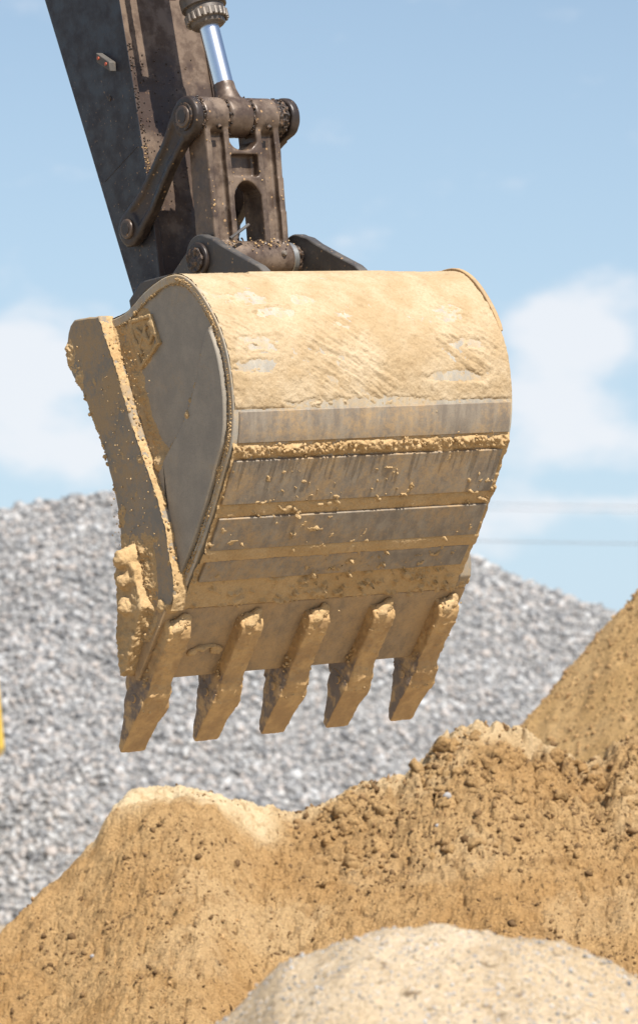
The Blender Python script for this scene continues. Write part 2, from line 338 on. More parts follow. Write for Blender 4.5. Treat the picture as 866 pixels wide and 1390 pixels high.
# main ochre sand heap below the bucket
SX, SZ = crest([-420, -200, -60, 0, 30, 65, 100, 125, 145, 158, 175, 205, 260, 300, 345, 400, 430, 470, 500, 530, 560, 580, 600, 620, 645, 670, 700, 722, 745, 770, 790, 808, 830, 866, 900, 960, 1060, 1200, 1400],
               [1540, 1420, 1330, 1288, 1244, 1204, 1174, 1151, 1126, 1092, 1074, 1067, 1068, 1078, 1089, 1100, 1092, 1072, 1056, 1056, 1036, 1026, 1008, 991, 976, 977, 988, 1002, 1014, 1021, 1039, 1031, 999, 989, 984, 991, 1010, 1100, 1260], 18.5)
SXX = np.linspace(-4.4, 4.4, 881); _r = np.interp(SXX, SX, SZ); _k = np.exp(-.5 * (np.arange(-120, 121) / 30.0) ** 2); SSM = np.convolve(np.pad(_r, 120, mode='edge'), _k / _k.sum(), mode='valid') - .02
def sand_h(x, y):
    p = P3(x, y, 0); wx = x + .05 * fbm(P3(x, y, 3), 3, 2)
    yq = 18.5 - 1.0 * sstep(-.92, -1.75, x); c = np.interp(wx, SX, SZ); c2 = np.interp(wx, SXX, SSM); dq = sstep(.1, 1.2, yq - y); c = c * (1 - dq) + c2 * dq
    leftm = sstep(-.25, -.55, x) * sstep(-1.5, -.85, x)              # plateau of the pale mound
    yc = 18.5 + .10 * fbm(P3(x, 0, 7), 1.2, 2) - 1.0 * sstep(-.92, -1.75, x)
    d = yc - y
    plateau = .42 * leftm
    dd = np.where(d > 0, np.maximum(d - plateau, 0) + np.minimum(d, plateau) * .22, -d * 1.1)
    z = c - .63 * (np.sqrt(dd * dd + .0035) - .059)
    gul = fbm(np.stack([x * 3.5, y * 1.6, 0 * x + 1], 1), 1, 4)
    rid = sstep(.05, .35, x) * sstep(1.15, .0, d)                     # broken, clotted crest on the right
    z = z + (.018 + .032 * sstep(-.4, .2, x)) * gul * sstep(.02, .3, dd) + .030 * fbm(p, 4.0, 4, .6) + .030 * fbm(p, 11, 3, .6) + .019 * (np.abs(fbm(P3(x, y, 71), 34, 4, .75)) - .1) + .010 * fbm(P3(x, y, 75), 70, 2) - .010
    ch = fbm(np.stack([x * 4.5 + y * 1.5, y * 2.6, 0 * x + 4], 1), 1, 5, .6)
    z = z + rid * (.10 * fbm(P3(x, y, 20), 4.5, 4, .5) - .05 * np.abs(fbm(P3(x, y, 31), 7, 3, .5)))
    z = z - rid * .07 * sstep(.07, .0, np.abs(fbm(P3(x + .3 * y, y, 83), 2.2, 4, .6))) + .03 * rid * sstep(.0, .12, fbm(P3(x + .3 * y, y, 83), 2.2, 4, .6))
    pits = fbm(P3(x, y, 41), 13, 3, .6); z = z - .034 * sstep(.14, .30, pits) * sstep(.05, .3, dd)
    pits = fbm(P3(x, y * .7, 61), 26, 3, .6); z = z - .015 * sstep(.14, .28, pits) * sstep(.05, .3, dd)
    # footprint-like hollows in the pale mound
    for hx, hy, r in ((-.79, 18.22, .055), (-.70, 18.22, .04), (-.93, 17.98, .05), (-.86, 17.99, .035)):
        z = z - .07 * np.exp(-((x - hx) ** 2 + ((y - hy) * .8) ** 2) / r ** 2)
    return np.maximum(z, -.05)
def dry_f(x, y, z):
    e = 1.0 * sstep(18.02, 18.2, y + .12 * fbm(P3(x, y, 8), 5, 3) - .12 * np.abs(x + .72)) * sstep(-.12, -.3, x) 
    rim = .55 * sstep(18.30, 18.46, y + .05 * fbm(P3(x, y, 9), 9, 2)) * sstep(1.7, 1.0, x)
    low = .18 * sstep(.06, .22, fbm(P3(x, y, 12), 1.6, 3))
    return np.clip(np.maximum(np.maximum(e, rim), low), 0, 1)
o = height_pile('sand_pile', -2.35, 2.35, 860, 15.3, 18.95, 520, sand_h, SAND, dry_f)
tag(o, 'ochre sand heap with a broken clotted crest below the bucket', kind='structure')
def sand_back(x, y): return np.maximum(sand_h(np.clip(x, -2.35, 2.35), y) - .9 * np.maximum(np.abs(x) - 2.35, 0), -.06)
for nm, (a, b, c, d) in (('sand_pile', (-4.2, -2.35, 15.3, 18.95)), ('sand_pile', (2.35, 4.2, 15.3, 18.95))):
    o = height_pile(nm, a, b, 120, c, d, 180, sand_back, SAND, dry_f); tag(o, 'low outer skirt of the ochre sand heap', kind='structure')
def skirt(x, y): return sand_back(x, np.full_like(x, 18.95)) - .75 * (y - 18.95)
o = height_pile('sand_pile', -4.2, 4.2, 260, 18.95, 21.8, 60, lambda x, y: np.maximum(skirt(x, y), -.06), SAND, dry_f); tag(o, 'rear slope of the ochre sand heap', kind='structure')
# clods
n = 26000; cx = rng.uniform(-2.3, 2.3, n); cy = rng.uniform(15.9, 18.55, n)
dens = .35 + .65 * sstep(-.05, .2, fbm(P3(cx, cy, 50), 1.8, 3)) + .6 * (cx > .2) * (cy > 17.6)
dens = dens * np.where((cy > 18.0) & (cx < -.2) & (cx > -1.3), .12, 1)
k = rng.uniform(0, 1, n) < dens * .75; cx, cy = cx[k], cy[k]; cs = np.exp(rng.normal(math.log(.0052), .5, len(cx))).clip(.0025, .022)
big = (cx > .15) & (cy > 17.7) & (rng.uniform(0, 1, len(cx)) < .03); cs[big] = rng.uniform(.010, .026, big.sum()); tn = rng.beta(1.1, 1.5, len(cx)); dk = rng.uniform(0, 1, len(cx)) < .07; cs[dk] = np.exp(rng.normal(math.log(.011), .3, dk.sum())).clip(.006, .022); tn[dk] = -.25; cs[~dk & (tn > .5)] *= .6  # dk clods are blackened to stand in for shaded pits
o = rocks('sand_clods', np.stack([cx, cy, sand_h(cx, cy) + cs * .1], 1), cs, CLOD, None, (.45, 1.2), 1, False, tn, .28)
tag(o, 'sand clods, some darkened to carry pit shade, scattered over the ochre heap', 'sand clods', kind='stuff')
for (qx, qy, r, lab, m_) in ((.60, 18.02, .019, 'pale rounded stone lying highest on the sand heap under the crest', GRAV), (.55, 17.9, .012, 'small white stone beside the larger pale stone on the sand heap', GRAV), (-1.02, 17.35, .013, 'small grey stone on the left flank of the sand heap', GRAV), (-.13, 16.86, .034, 'dark sand lump lying alone low on the heap front', CLOD)):
    o = rocks('stone' if m_ is GRAV else 'sand_lump', np.array([[0, 0, 0.]]), [r], m_, None, (.75, 1.1), 2, True, np.array([.5 if m_ is GRAV else 0.0]), .08)
    o.location = (qx, qy, float(sand_h(np.array([qx]), np.array([qy]))[0]) + r * .35); tag(o, lab, 'stone' if m_ is GRAV else 'sand lump')

n = 900; cx = rng.uniform(.0, 1.9, n); cy = 18.45 - np.abs(rng.normal(0, .32, n)); k = fbm(P3(cx, cy, 55), 4, 3) > -.05; cx, cy = cx[k], cy[k]; cs = np.exp(rng.normal(math.log(.017), .42, len(cx))).clip(.008, .042)
o = rocks('sand_lumps', np.stack([cx, cy, sand_h(cx, cy) - cs * .25], 1), cs, SAND, None, (.45, 1.35), 2, False, None, .17); tag(o, 'broken lumps of the same sand along the right crest', 'sand lumps', kind='stuff')

# second sand heap rising to the right behind
BX, BZ = crest([520, 600, 660, 700, 712, 740, 780, 820, 866, 950, 1080, 1300, 1500, 1800], [1150, 1086, 1035, 992, 974, 944, 901, 850, 803, 714, 600, 520, 640, 1000], 24)
def sand2_h(x, y):
    wx = x + .03 * fbm(P3(x, y, 3), 4, 3); c = np.interp(wx, BX, BZ); d = 24 - y
    z = c - .62 * (np.sqrt(d * d + .01) - .1) + .04 * fbm(P3(x, y, 1), 2.5, 4, .6) + .020 * fbm(P3(x, y, 2), 12, 4, .65)
    z = z + .02 * (np.abs(fbm(P3(x, y, 71), 26, 4, .75)) - .1); return np.maximum(z, -.06)
o = height_pile('sand_pile', .3, 6.4, 330, 21.0, 26.5, 230, sand2_h, SANDB); tag(o, 'taller ochre sand heap sloping up to the right behind', kind='structure')
n = 6000; cx = rng.uniform(.8, 3.2, n); cy = rng.uniform(22.2, 24.1, n); cs = np.exp(rng.normal(math.log(.0062), .5, n)).clip(.003, .03)
o = rocks('sand_clods', np.stack([cx, cy, sand2_h(cx, cy) + cs * .1], 1), cs, CLOD, None, (.45, 1.2), 1, False, rng.beta(2.2, 1.2, n), .25)
tag(o, 'small clods on the taller sand heap at the right', 'sand clods', kind='stuff')
# near pale mound, out of focus
NX, NZ = crest([-500, -100, 120, 250, 330, 380, 430, 480, 540, 600, 660, 710, 760, 820, 900, 1000, 1200, 1600], [2500, 2000, 1610, 1430, 1362, 1312, 1290, 1273, 1268, 1262, 1271, 1276, 1282, 1307, 1346, 1437, 1700, 2500], 9)
def near_h(x, y):
    c = np.interp(x, NX, NZ); d = 9 - y; return np.maximum(c - .6 * (np.sqrt(d * d + .03) - .173) + .05 * fbm(P3(x, y, 2), 3.2, 5, .62) + .018 * np.abs(fbm(P3(x, y, 5), 22, 4, .7)), -.05)
o = height_pile('sand_mound', -1.9, 2.3, 230, 6.6, 11.4, 230, near_h, SANDN); tag(o, 'pale gritty mound blurred in the foreground', kind='structure')
n = 4200; cx = rng.uniform(-.7, 1.2, n); cy = rng.uniform(8.2, 9.15, n); cs = np.exp(rng.normal(math.log(.0028), .4, n)).clip(.0015, .008)
o = rocks('grit', np.stack([cx, cy, near_h(cx, cy) + cs * .1], 1), cs, GRAV, None, (.6, 1.1), 1, True, rng.beta(1.2, 1.0, n), .2)
tag(o, 'grey and white grit on the pale foreground mound', 'grit', kind='stuff')

# ---------------------------------------------------------------- the excavator arm and bucket (local frame: x along pins, y towards the machine, z up)
root = empty('excavator_arm'); tag(root, 'dark excavator arm holding a muddy five-toothed digging bucket in the air', 'excavator')
Mx = Matrix.Identity(4)
for i in range(3): Mx[i][0], Mx[i][1], Mx[i][2], Mx[i][3] = A[i], YB[i], ZB[i], ORG[i]
root.matrix_world = Mx
W = 1.22
PR = [(.55, .97), (.35, 1.005), (.2, 1.03), (.136, 1.058), (.08, 1.088), (.0, 1.118), (-.07, 1.134), (-.14, 1.132), (-.2, 1.106), (-.255, 1.06), (-.305, 1.0), (-.345, .938), (-.375, .865), (-.392, .78), (-.397, .69),
      (-.388, .60), (-.366, .53), (-.338, .484), (-.26, .352), (-.205, .27), (-.155, .2), (-.06, .083), (0.0, .005)]
def cat(pts, n):
    p = np.array(pts, float); q = np.vstack([2 * p[0] - p[1], p, 2 * p[-1] - p[-2]]); out = []
    for i in range(1, len(q) - 2):
        t = np.linspace(0, 1, 12, endpoint=False)[:, None]; a, b, c, d = q[i - 1], q[i], q[i + 1], q[i + 2]
        out.append(.5 * (2 * b + (c - a) * t + (2 * a - 5 * b + 4 * c - d) * t ** 2 + (3 * b - a - 3 * c + d) * t ** 3))
    out = np.vstack(out + [q[-2][None]]); s = np.r_[0, np.cumsum(np.linalg.norm(np.diff(out, axis=0), axis=1))]
    u = np.linspace(0, s[-1], n); return np.stack([np.interp(u, s, out[:, 0]), np.interp(u, s, out[:, 1])], 1)
def off(pr, d):
    t = np.gradient(pr, axis=0); t /= np.linalg.norm(t, axis=1)[:, None]; nn = np.stack([t[:, 1], -t[:, 0]], 1)   # outward for a path running top -> lip
    return pr + nn * d, nn
prof = cat(PR, 90)
_, nn = off(prof, 0)
if nn[45][0] > 0: nn = -nn
inner = prof - nn * .03
bm = bmesh.new(); poly = [tuple(p) for p in prof] + [tuple(p) for p in inner[::-1]]
rows = []
for x in (0, W):
    rows.append(([bm.verts.new((x, *p)) for p in prof], [bm.verts.new((x, *p)) for p in inner]))
for i in range(len(prof) - 1):
    for k in (0, 1): bm.faces.new((rows[0][k][i], rows[0][k][i + 1], rows[1][k][i + 1], rows[1][k][i]))
    for k in (0, 1): bm.faces.new((rows[k][0][i], rows[k][0][i + 1], rows[k][1][i + 1], rows[k][1][i]))
for i in (0, -1): bm.faces.new((rows[0][0][i], rows[1][0][i], rows[1][1][i], rows[0][1][i]))
bucket = done('bucket', bm, SHELLM, root, bevel=.004)
bucket['label'] = 'muddy curved steel bucket hanging teeth down'
# side plates (inset between the shell edges, carrying on to the open mouth)
mouth = [(.50, 1.0), (.40, .85), (.33, .62), (.27, .40), (.26, .10), (.20, -.2)]
for x0, x1 in ((.008, .034), (W - .034, W - .008)):
    bm = bmesh.new(); pts = [tuple(p) for p in (prof - nn * .026)[2:-1:2]] + [(0.02, .0), (.16, -.18)] + mouth[::-1]; prism(bm, pts, x0, x1); done('side_plate', bm, SIDE, bucket)
# curved wear plate laid on the lower part of each side
WP = cat([(-.317, .945), (-.283, .915), (-.245, .84), (-.215, .77), (-.143, .655), (-.073, .582), (.0, .515), (.064, .44)], 30)
rimp = prof - nn * .034; rp = [tuple(p) for p in rimp if p[1] < .93 and p[1] > .05 and p[0] < .0]
for x0, x1 in ((-.016, .0075), (W - .0075, W + .016)):
    bm = bmesh.new(); prism(bm, [tuple(p) for p in WP] + [(.001, .223), (-.028, .075)] + rp[::-1], x0, x1); done('side_wear_plate', bm, SIDE, bucket, bevel=.005)
# rolled rim strip standing proud at the far end of the top
bm = bmesh.new(); q = [p for p in range(len(prof)) if prof[p][0] < .06 and prof[p][1] > .90]
prism(bm, [tuple(prof[i] + nn[i] * (.001 + .013 * math.sin(math.pi * (j / (len(q) - 1))) ** .6)) for j, i in enumerate(q)] + [tuple(prof[i] - nn[i] * .01) for i in q[::-1]], W - .010, W + .008)
done('rim_strip', bm, LIPM, bucket, bevel=.003)
# side cutters
CUT = cat([(.282, 1.032), (.434, 1.032), (.462, 1.01), (.485, .965), (.488, .91), (.485, .872), (.455, .825), (.421, .79), (.384, .722), (.318, .595), (.287, .506), (.250, .385), (.237, .25), (.22, .1), (.20, -.06)], 44)
RID = cat([(-.03, .0), (-.056, .08), (-.038, .21), (-.008, .345), (.06, .50), (.11, .605), (.191, .82), (.235, .92), (.282, 1.03)], 24)
def roughen(pts, a, s, seed):
    p = np.array(pts); q = P3(p[:, 0], p[:, 1], seed); return [(p[i, 0] + a * v, p[i, 1] + a * w) for i, (v, w) in enumerate(zip(fbm(q, s, 3), fbm(q + 9, s, 3)))]
for x0, x1 in ((-.048, .006), (W - .006, W + .048)):
    bm = bmesh.new(); prism(bm, roughen(CUT, .006, 25, 2) + [(.12, -.12), (.02, -.01)] + [tuple(p) for p in RID[1:-1]], x0, x1); done('side_cutter', bm, CUTM, bucket, bevel=.006)
# cutting lip
D = np.array([.629, -.777]); NO = np.array([-.777, -.629])
def st(s, t): v = D * s + NO * t; return (float(v[0]), float(v[1]))
bm = bmesh.new(); prism(bm, [st(-.004, 0), st(.300, 0), st(.305, -.012), st(.27, -.048), st(-.004, -.048)], -.052, W + .056)
done('cutting_lip', bm, LIPM, bucket, bevel=.004)
# heel wear plates across the outside of the shell
def strip(z0, z1, h, x0, x1, name='wear_plate'):
    idx = [i for i in range(len(prof)) if z0 <= prof[i][1] <= z1 and prof[i][0] < .02]
    a = [np.interp(z, prof[::-1, 1][:72], prof[::-1, 0][:72]) for z in (z0, z1)]
    pts = [(a[1], z1)] + [tuple(prof[i]) for i in idx] + [(a[0], z0)]; p = np.array(pts); t = np.gradient(p, axis=0); t /= np.linalg.norm(t, axis=1)[:, None]; m_ = np.stack([t[:, 1], -t[:, 0]], 1)
    if m_[0][0] > 0: m_ = -m_
    bm = bmesh.new(); prism(bm, [tuple(v) for v in p + m_ * h] + [tuple(v) for v in (p - m_ * .004)[::-1]], x0, x1)
    return done(name, bm, WEAR, bucket, bevel=.003)
strip(.350, .492, .014, .018, W - .024); strip(.203, .306, .017, .026, W - .022); strip(.098, .166, .014, .036, W - .026)
strip(.545, .650, .006, .022, W - .012)['label'] = 'bare scraped grey steel band'
# teeth: adapter straddling the lip, and the point
def adapter(xc):
    bm = bmesh.new()
    prof_o = [st(.040, -.01), st(.044, .030), st(.060, .044), st(.085, .050), (st(.12, .048)), st(.28, .046), st(.325, .062), st(.375, .060), st(.405, .045), st(.40, -.03), st(.37, -.075), st(.33, -.085), st(.26, -.08), st(.14, -.06), st(.14, -.03)]
    prism(bm, prof_o, xc - .046, xc + .046)
    cylv = [st(.34 + .052 * math.cos(a), -.01 + .066 * math.sin(a)) for a in np.linspace(0, 2 * math.pi, 20, endpoint=False)]; prism(bm, cylv, xc - .054, xc + .054)
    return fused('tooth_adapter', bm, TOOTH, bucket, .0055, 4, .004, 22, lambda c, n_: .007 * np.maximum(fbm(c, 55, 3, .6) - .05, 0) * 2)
def point(xc, k):
    bm = bmesh.new(); L_ = .572 + (.02 if k == 0 else .0)
    secs = [(.345, .056, -.040, .056), (.380, .064, -.042, .061), (.410, .060, -.036, .060), (.445, .053, -.024, .056), (.48, .048, -.010, .054), (.53, .044, .004, .053), (L_ - .012, .043, .020, .052), (L_ - .003, .040, .026, .048), (L_, .036, .030, .042)]
    rr = []
    for s, a, b, w in secs: rr.append([bm.verts.new((xc + u * w, *st(s, t))) for u, t in ((-1, a), (1, a), (1, b), (-1, b))])
    for q, w_ in zip(rr, rr[1:]):
        for i in range(4): bm.faces.new((q[i], q[(i + 1) % 4], w_[(i + 1) % 4], w_[i]))
    bm.faces.new(rr[0][::-1]); bm.faces.new(rr[-1])
    prism(bm, [st(.41, 0), st(.43, .035), st(.445, .0), st(.43, -.03)], xc - .058, xc - .03)
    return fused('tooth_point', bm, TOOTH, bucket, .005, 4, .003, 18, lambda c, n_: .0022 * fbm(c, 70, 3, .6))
TX = [.012, .320, .612, .902, 1.200]
for k, xc in enumerate(TX):
    adapter(xc); pnt = point(xc, k)
    bm = bmesh.new(); y_, z_ = st(.372, .008); cylx(bm, xc - .0635, xc + .0635, y_, z_, .015, 24, .003); done('retaining_pin', bm, TOOTH, bucket, smooth=True)
# side protectors at the mouth corners with their bolt bosses, thick with mud
for sgn, xs in ((-1, -.048), (1, W + .048)):
    bm = bmesh.new(); h = .05 * sgn
    a, b = sorted((xs - .012 * sgn, xs + h))
    prism(bm, [(.205, .205), (.15, .225), (.105, .15), (.075, .02), (.135, -.09), (.195, -.195), (.228, -.215), (.235, -.1), (.215, .05)], a, b)
    for zy, zz, r in ((.160, .185, .034), (.158, .110, .030), (.160, .02, .032)):
        lathe(bm, (xs, zy, zz), (xs + sgn, zy, zz), [(0, r * 1.25), (.05, r * 1.1), (.078, r * .6), (.086, r * .2)], 20)
    fused('side_protector', bm, MUD, bucket, .005, 1, .012, 16, lambda c, n_: .010 * fbm(c, 48, 4, .7) + .014 * np.maximum(n_[:, 2], 0) * fbm(c + 5, 25, 2))
# hinge ears on top
def ear(x0, x1, nm='hinge_ear'):
    bm = bmesh.new(); c = [(.25 + .085 * math.cos(a), 1.225 + .085 * math.sin(a)) for a in np.linspace(math.radians(118), math.radians(20), 12)]
    pts = [(-.125, 1.118), (-.11, 1.148), (-.085, 1.166), (.02, 1.213), (.13, 1.264), (.175, 1.290)] + c + [(.42, 1.19), (.62, 1.18), (.70, 1.12), (.68, 1.02), (.5, .97), (.1, 1.05)]
    prism(bm, pts, x0, x1); return done(nm, bm, EARM, bucket, bevel=.005)
for a, b in ((.376, .412), (.798, .838)): ear(a, b)
bm = bmesh.new(); cylx(bm, .358, .376, .25, 1.22, .062, ch=.004); done('pin_boss', bm, LEVER, bucket, bevel=.002)
bm = bmesh.new(); cylx(bm, .348, .358, .25, 1.22, .046, ch=.003); fused('pin_cap', bm, GREASE, bucket, .004, 1, .008, 40)
bm = bmesh.new(); cylx(bm, .838, .856, .25, 1.22, .062, ch=.004); done('pin_boss', bm, LEVER, bucket, bevel=.002)
# weld plate under the ears
bm = bmesh.new(); prism(bm, [(-.14, 1.130), (-.13, 1.142), (.02, 1.128), (.3, 1.05), (.3, 1.02), (0, 1.09)], .30, .90); done('hinge_base_plate', bm, MUDB, bucket, bevel=.004)
# relief emblem panel on the side plate, blurred by mud
bm = bmesh.new()
def bar(p, q, w, x=-.006):
    p = np.array(p); q = np.array(q); d = (q - p) / np.linalg.norm(q - p); m_ = np.array([-d[1], d[0]]) * w / 2
    prism(bm, [tuple(p + m_ - d * w / 2), tuple(q + m_ + d * w / 2), tuple(q - m_ + d * w / 2), tuple(p - m_ - d * w / 2)], x, .012)
c0, c1, c2, c3 = (.165, 1.00), (.045, 1.01), (.005, .915), (.120, .840)
for p, q in ((c0, c1), (c1, c2), (c2, c3), (c3, c0)): bar(p, q, .014)
for p, q in (((.125, .97), (.075, .93)), ((.075, .975), (.115, .915)), ((.052, .985), (.035, .945)), ((.035, .945), (.058, .918)), ((.058, .918), (.075, .95)), ((.135, .93), (.11, .885))): bar(p, q, .011)
fused('relief_emblem', bm, MUD, bucket, .004, 2, .006, 40)
# ------------ mud layers as real geometry
def crust(name, P, Nn, T, nu, nv, mat, label=None, parent=None, lo=0.0):
    V = P + Nn * T[:, None]; f = grid_faces(nu, nv); k = (T[f] > lo).any(1); f = f[k]
    u, inv = np.unique(f, return_inverse=True); o = mesh_np(name, V[u], inv.reshape(-1, 4), mat, parent or bucket); o['kind'] = 'stuff'
    if label: o['label'] = label
    return o
nu, nv = 400, 540
pf = cat(PR, nv); _, n2 = off(pf, 0)
if n2[nv // 2][0] > 0: n2 = -n2
ux = np.linspace(.004, W - .004, nu); XX = np.repeat(ux, nv); YZ = np.tile(pf, (nu, 1)); NN = np.tile(n2, (nu, 1))
P = np.column_stack([XX, YZ]); N3 = np.column_stack([np.zeros(len(XX)), NN]); Y_, Z_ = YZ[:, 0], YZ[:, 1]
arc = np.tile(np.linspace(0, 1, nv), nu) * 2.3
Q = np.column_stack([XX, arc, 0 * XX]); front = (Y_ < .0)
edge = .655 + .010 * fbm(Q * [1, 0, 0], 7, 4, .6) + .006 * sstep(.5, 1.1, XX)
up = sstep(-.004, .008, Z_ - edge)
diag = fbm(np.column_stack([(XX * .8 + arc * .6) * 9, (arc * .8 - XX * .6) * 42, 0 * XX]), 1, 4, .6)
t_top = .0030 + .006 * fbm(Q, 5, 3) + .0095 * diag * sstep(-.15, .2, fbm(Q + 3, 3.5, 2)) + .0045 * fbm(Q, 32, 5, .7) + .0012 * fbm(Q, 150, 2)
WA = fbm(Q * [1, 2, 1], 14, 4, .65); WB = fbm(Q + 8, 16, 4, .65); WC = fbm(Q * [1, 2.4, 1] + 30, 20, 4, .7)
def pt(cx, cz, wx, wz, dep, a=1.0):
    dx = XX - cx + .05 * WA; dz = Z_ - cz + .016 * WB
    return dep * np.exp(-((dx / wx) ** 2 + (dz / wz) ** 2) ** 2) * (1 + a * 3.2 * WC)
bare = pt(.16, 1.035, .10, .022, .012) + pt(.24, .985, .09, .020, .013) + pt(.15, .875, .07, .03, .011) + pt(.10, .80, .09, .022, .011) + pt(.98, .745, .13, .018, .014, .6) + pt(1.02, .965, .06, .03, .009) + pt(.40, 1.03, .05, .02, .008) + pt(1.05, .86, .08, .02, .006) \
     + pt(.52, .668, .30, .012, .010)
t = up * (t_top - bare * (Y_ < 0)) - (1 - up) * .004
lump = fbm(Q + 40, 13, 4, .65); fine = fbm(Q, 60, 3, .6)
t = np.where(front & (Z_ < .655), -.003 + 0 * t, t)
t = np.where(front & (Z_ < .66), np.maximum(t, .030 * (fbm(Q + 11, 26, 3) - .33)), t)
line = np.exp(-((Z_ - (.517 + .006 * fbm(Q * [1, 0, 0] + 5, 9, 3))) / .020) ** 4)
t = np.maximum(t, line * (.009 + .030 * lump + .014 * fine + .014 * fbm(Q + 21, 38, 4, .7)) - .001)
sp = (.008 + .02 * lump) * sstep(.07, .2, fbm(Q + 60, 9, 3)) * sstep(.15, .0, np.abs(XX - 1.0) - .03) * (Z_ < .50) * (Z_ > .37)
t = np.maximum(t, sp + .010 * (Z_ < .50) * (Z_ > .37) * sstep(.0, .1, sp) )
t = np.maximum(t, np.exp(-((Z_ - .327) / .026) ** 4) * (.009 + .010 * lump + .004 * fine))
t = np.maximum(t, np.exp(-((Z_ - .184) / .024) ** 6) * (.0165 + .007 * fbm(Q + 70, 5, 3) + .003 * fine))
t = np.maximum(t, sstep(.112, .098, Z_) * front * (.0045 + .006 * lump + .003 * fine + .014 * sstep(.10, .30, fbm(Q * [1, 1.6, 1] + 14, 11, 4, .65))))
edgex = np.maximum(np.exp(-(XX / .030) ** 2), np.exp(-((XX - W) / .05) ** 2))
t = np.maximum(t, edgex * (Z_ < .52) * front * (.010 + .018 * lump))
spk = (.016 * sstep(.26, .36, fbm(Q + 90, 24, 3, .6)) + .018 * (sstep(.26, .36, fbm(Q + 95, 24, 3, .6)) > 0)) * (Z_ < .48) * front
t = np.maximum(t, spk * (fbm(Q + 77, 3, 2) > 0))
cr = crust('mud_crust', P, N3, t, nu, nv, MUDB, 'dry tan mud crust with scrape marks'); cr.data.materials.append(MUD)
cc = np.empty(len(cr.data.polygons) * 3, np.float32); cr.data.polygons.foreach_get('center', cc); cc = cc.reshape(-1, 3)
cr.data.polygons.foreach_set('material_index', ((cc[:, 2] < .57) & (cc[:, 1] < 0)).astype(np.int32))
def side_crust(name, y0, y1, z0, z1, x, nu, nv, fn, mat=MUD, poly=None):
    Yg, Zg = np.meshgrid(np.linspace(y0, y1, nu), np.linspace(z0, z1, nv), indexing='ij'); Yg = Yg.ravel(); Zg = Zg.ravel(); T = fn(Yg, Zg)
    if poly is not None:
        inside = np.zeros(len(Yg), bool); p = np.array(poly); j = len(p) - 1
        for i in range(len(p)):
            c = ((p[i, 1] > Zg) != (p[j, 1] > Zg)) & (Yg < (p[j, 0] - p[i, 0]) * (Zg - p[i, 1]) / (p[j, 1] - p[i, 1] + 1e-12) + p[i, 0]); inside ^= c; j = i
        T = np.where(inside, T, -.002)
    return crust(name, np.column_stack([0 * Yg + x, Yg, Zg]), np.tile([-1., 0, 0], (len(Yg), 1)), T, nu, nv, mat)
rid = RID
def f_side(y, z):
    p = P3(y, z, 3); ry = np.interp(z, rid[:, 1], rid[:, 0]); d = ry - y
    w = .085 + .03 * fbm(p * [0, 1, 1], 5, 2)
    a = (.007 + .024 * fbm(p, 28, 5, .68)) * sstep(w, w * .3, d) * sstep(.45, .56, z) * sstep(0.0, .012, d)
    b = (.03 + .02 * fbm(p, 26, 4, .6)) * np.exp(-(((y - .035) / .055) ** 2 + ((z - .50) / .05) ** 2)) * 1.2 - .004
    c = (.010 + .015 * fbm(p, 24, 4, .6)) * np.exp(-(((y - .12) / .075) ** 2 + ((z - .95) / .10) ** 2) ** 2) - .001
    e = (.018 + .010 * fbm(p, 30, 3)) * sstep(.030, .0, d) * sstep(.0, .02, z) 
    return np.maximum(np.maximum(a, b), np.maximum(c, e)) - .0015
sp_poly = [tuple(p) for p in (prof - nn * .032)[2:-1:2]] + [(.02, 0)] + [tuple(p) for p in RID[1:]]
side_crust('mud_crust', -.1, .30, .02, 1.04, .008, 170, 420, f_side, MUD, sp_poly)
def bead(name, path, x, r, n=900, mat=MUD, j=.0026):
    p = np.array(path); s_ = np.r_[0, np.cumsum(np.linalg.norm(np.diff(p, axis=0), axis=1))]; u = rng.uniform(0, s_[-1], n); y = np.interp(u, s_, p[:, 0]); z = np.interp(u, s_, p[:, 1])
    w = (.35 + 1.2 * np.clip(.4 + 1.6 * fbm(P3(y, z, 3), 10, 4), 0, 1.3)) * np.exp(rng.normal(0, .35, n)); o = rocks(name, np.stack([x + rng.normal(0, .001, n), y + rng.normal(0, j, n), z + rng.normal(0, j, n)], 1), r * w, mat, bucket, (.5, 1.1), 1, True, None, .12); o['kind'] = 'stuff'
bead('mud_bead', [tuple(p) for p in WP], -.004, .0050, 700)
bead('mud_bead', [tuple(p) for p in (prof - nn * .031)[8:-2]], .002, .0032, 1000)
bead('mud_bead', [tuple(p) for p in (prof - nn * .016)[30:-2]], -.001, .0030, 700)
rp_ = cat([tuple(p) for p in RID], 260); nr = 22; xr = np.linspace(-.050, .004, nr)
XR = np.repeat(xr, 260); YR = np.tile(rp_, (nr, 1)); q_ = np.column_stack([XR, YR])
crust('mud_crust', q_, np.tile([0, -1., .25], (len(q_), 1)), .0015 + .013 * fbm(q_, 16, 5, .65) + .004 * fbm(q_, 70, 3), nr, 260, MUD)
def f_cut(y, z):
    p = P3(y, z, 8); cyy = np.interp(z, CUT[::-1, 1][:30], CUT[::-1, 0][:30]); d = cyy - y
    a = (.008 + .026 * fbm(p, 26, 5, .7)) * sstep(.075 + .05 * fbm(p * [1, 1, 1], 4, 2), .0, d) * sstep(.18, .55, fbm(p + 5, 6, 3) + .30)
    b = .020 * (fbm(p + 30, 18, 4, .6) - .22)
    low = (.014 + .034 * fbm(p, 26, 5, .68)) * sstep(.30, .16, z + .25 * (y - .0) * 0) * sstep(.02, .10, y)
    return np.maximum(np.maximum(a, b), low) - .002
side_crust('mud_crust', -.06, .49, -.1, 1.04, -.048, 210, 420, f_cut, MUD, [tuple(p) for p in CUT] + [(.12, -.12), (.02, -.01)] + [tuple(p) for p in RID[1:-1]])
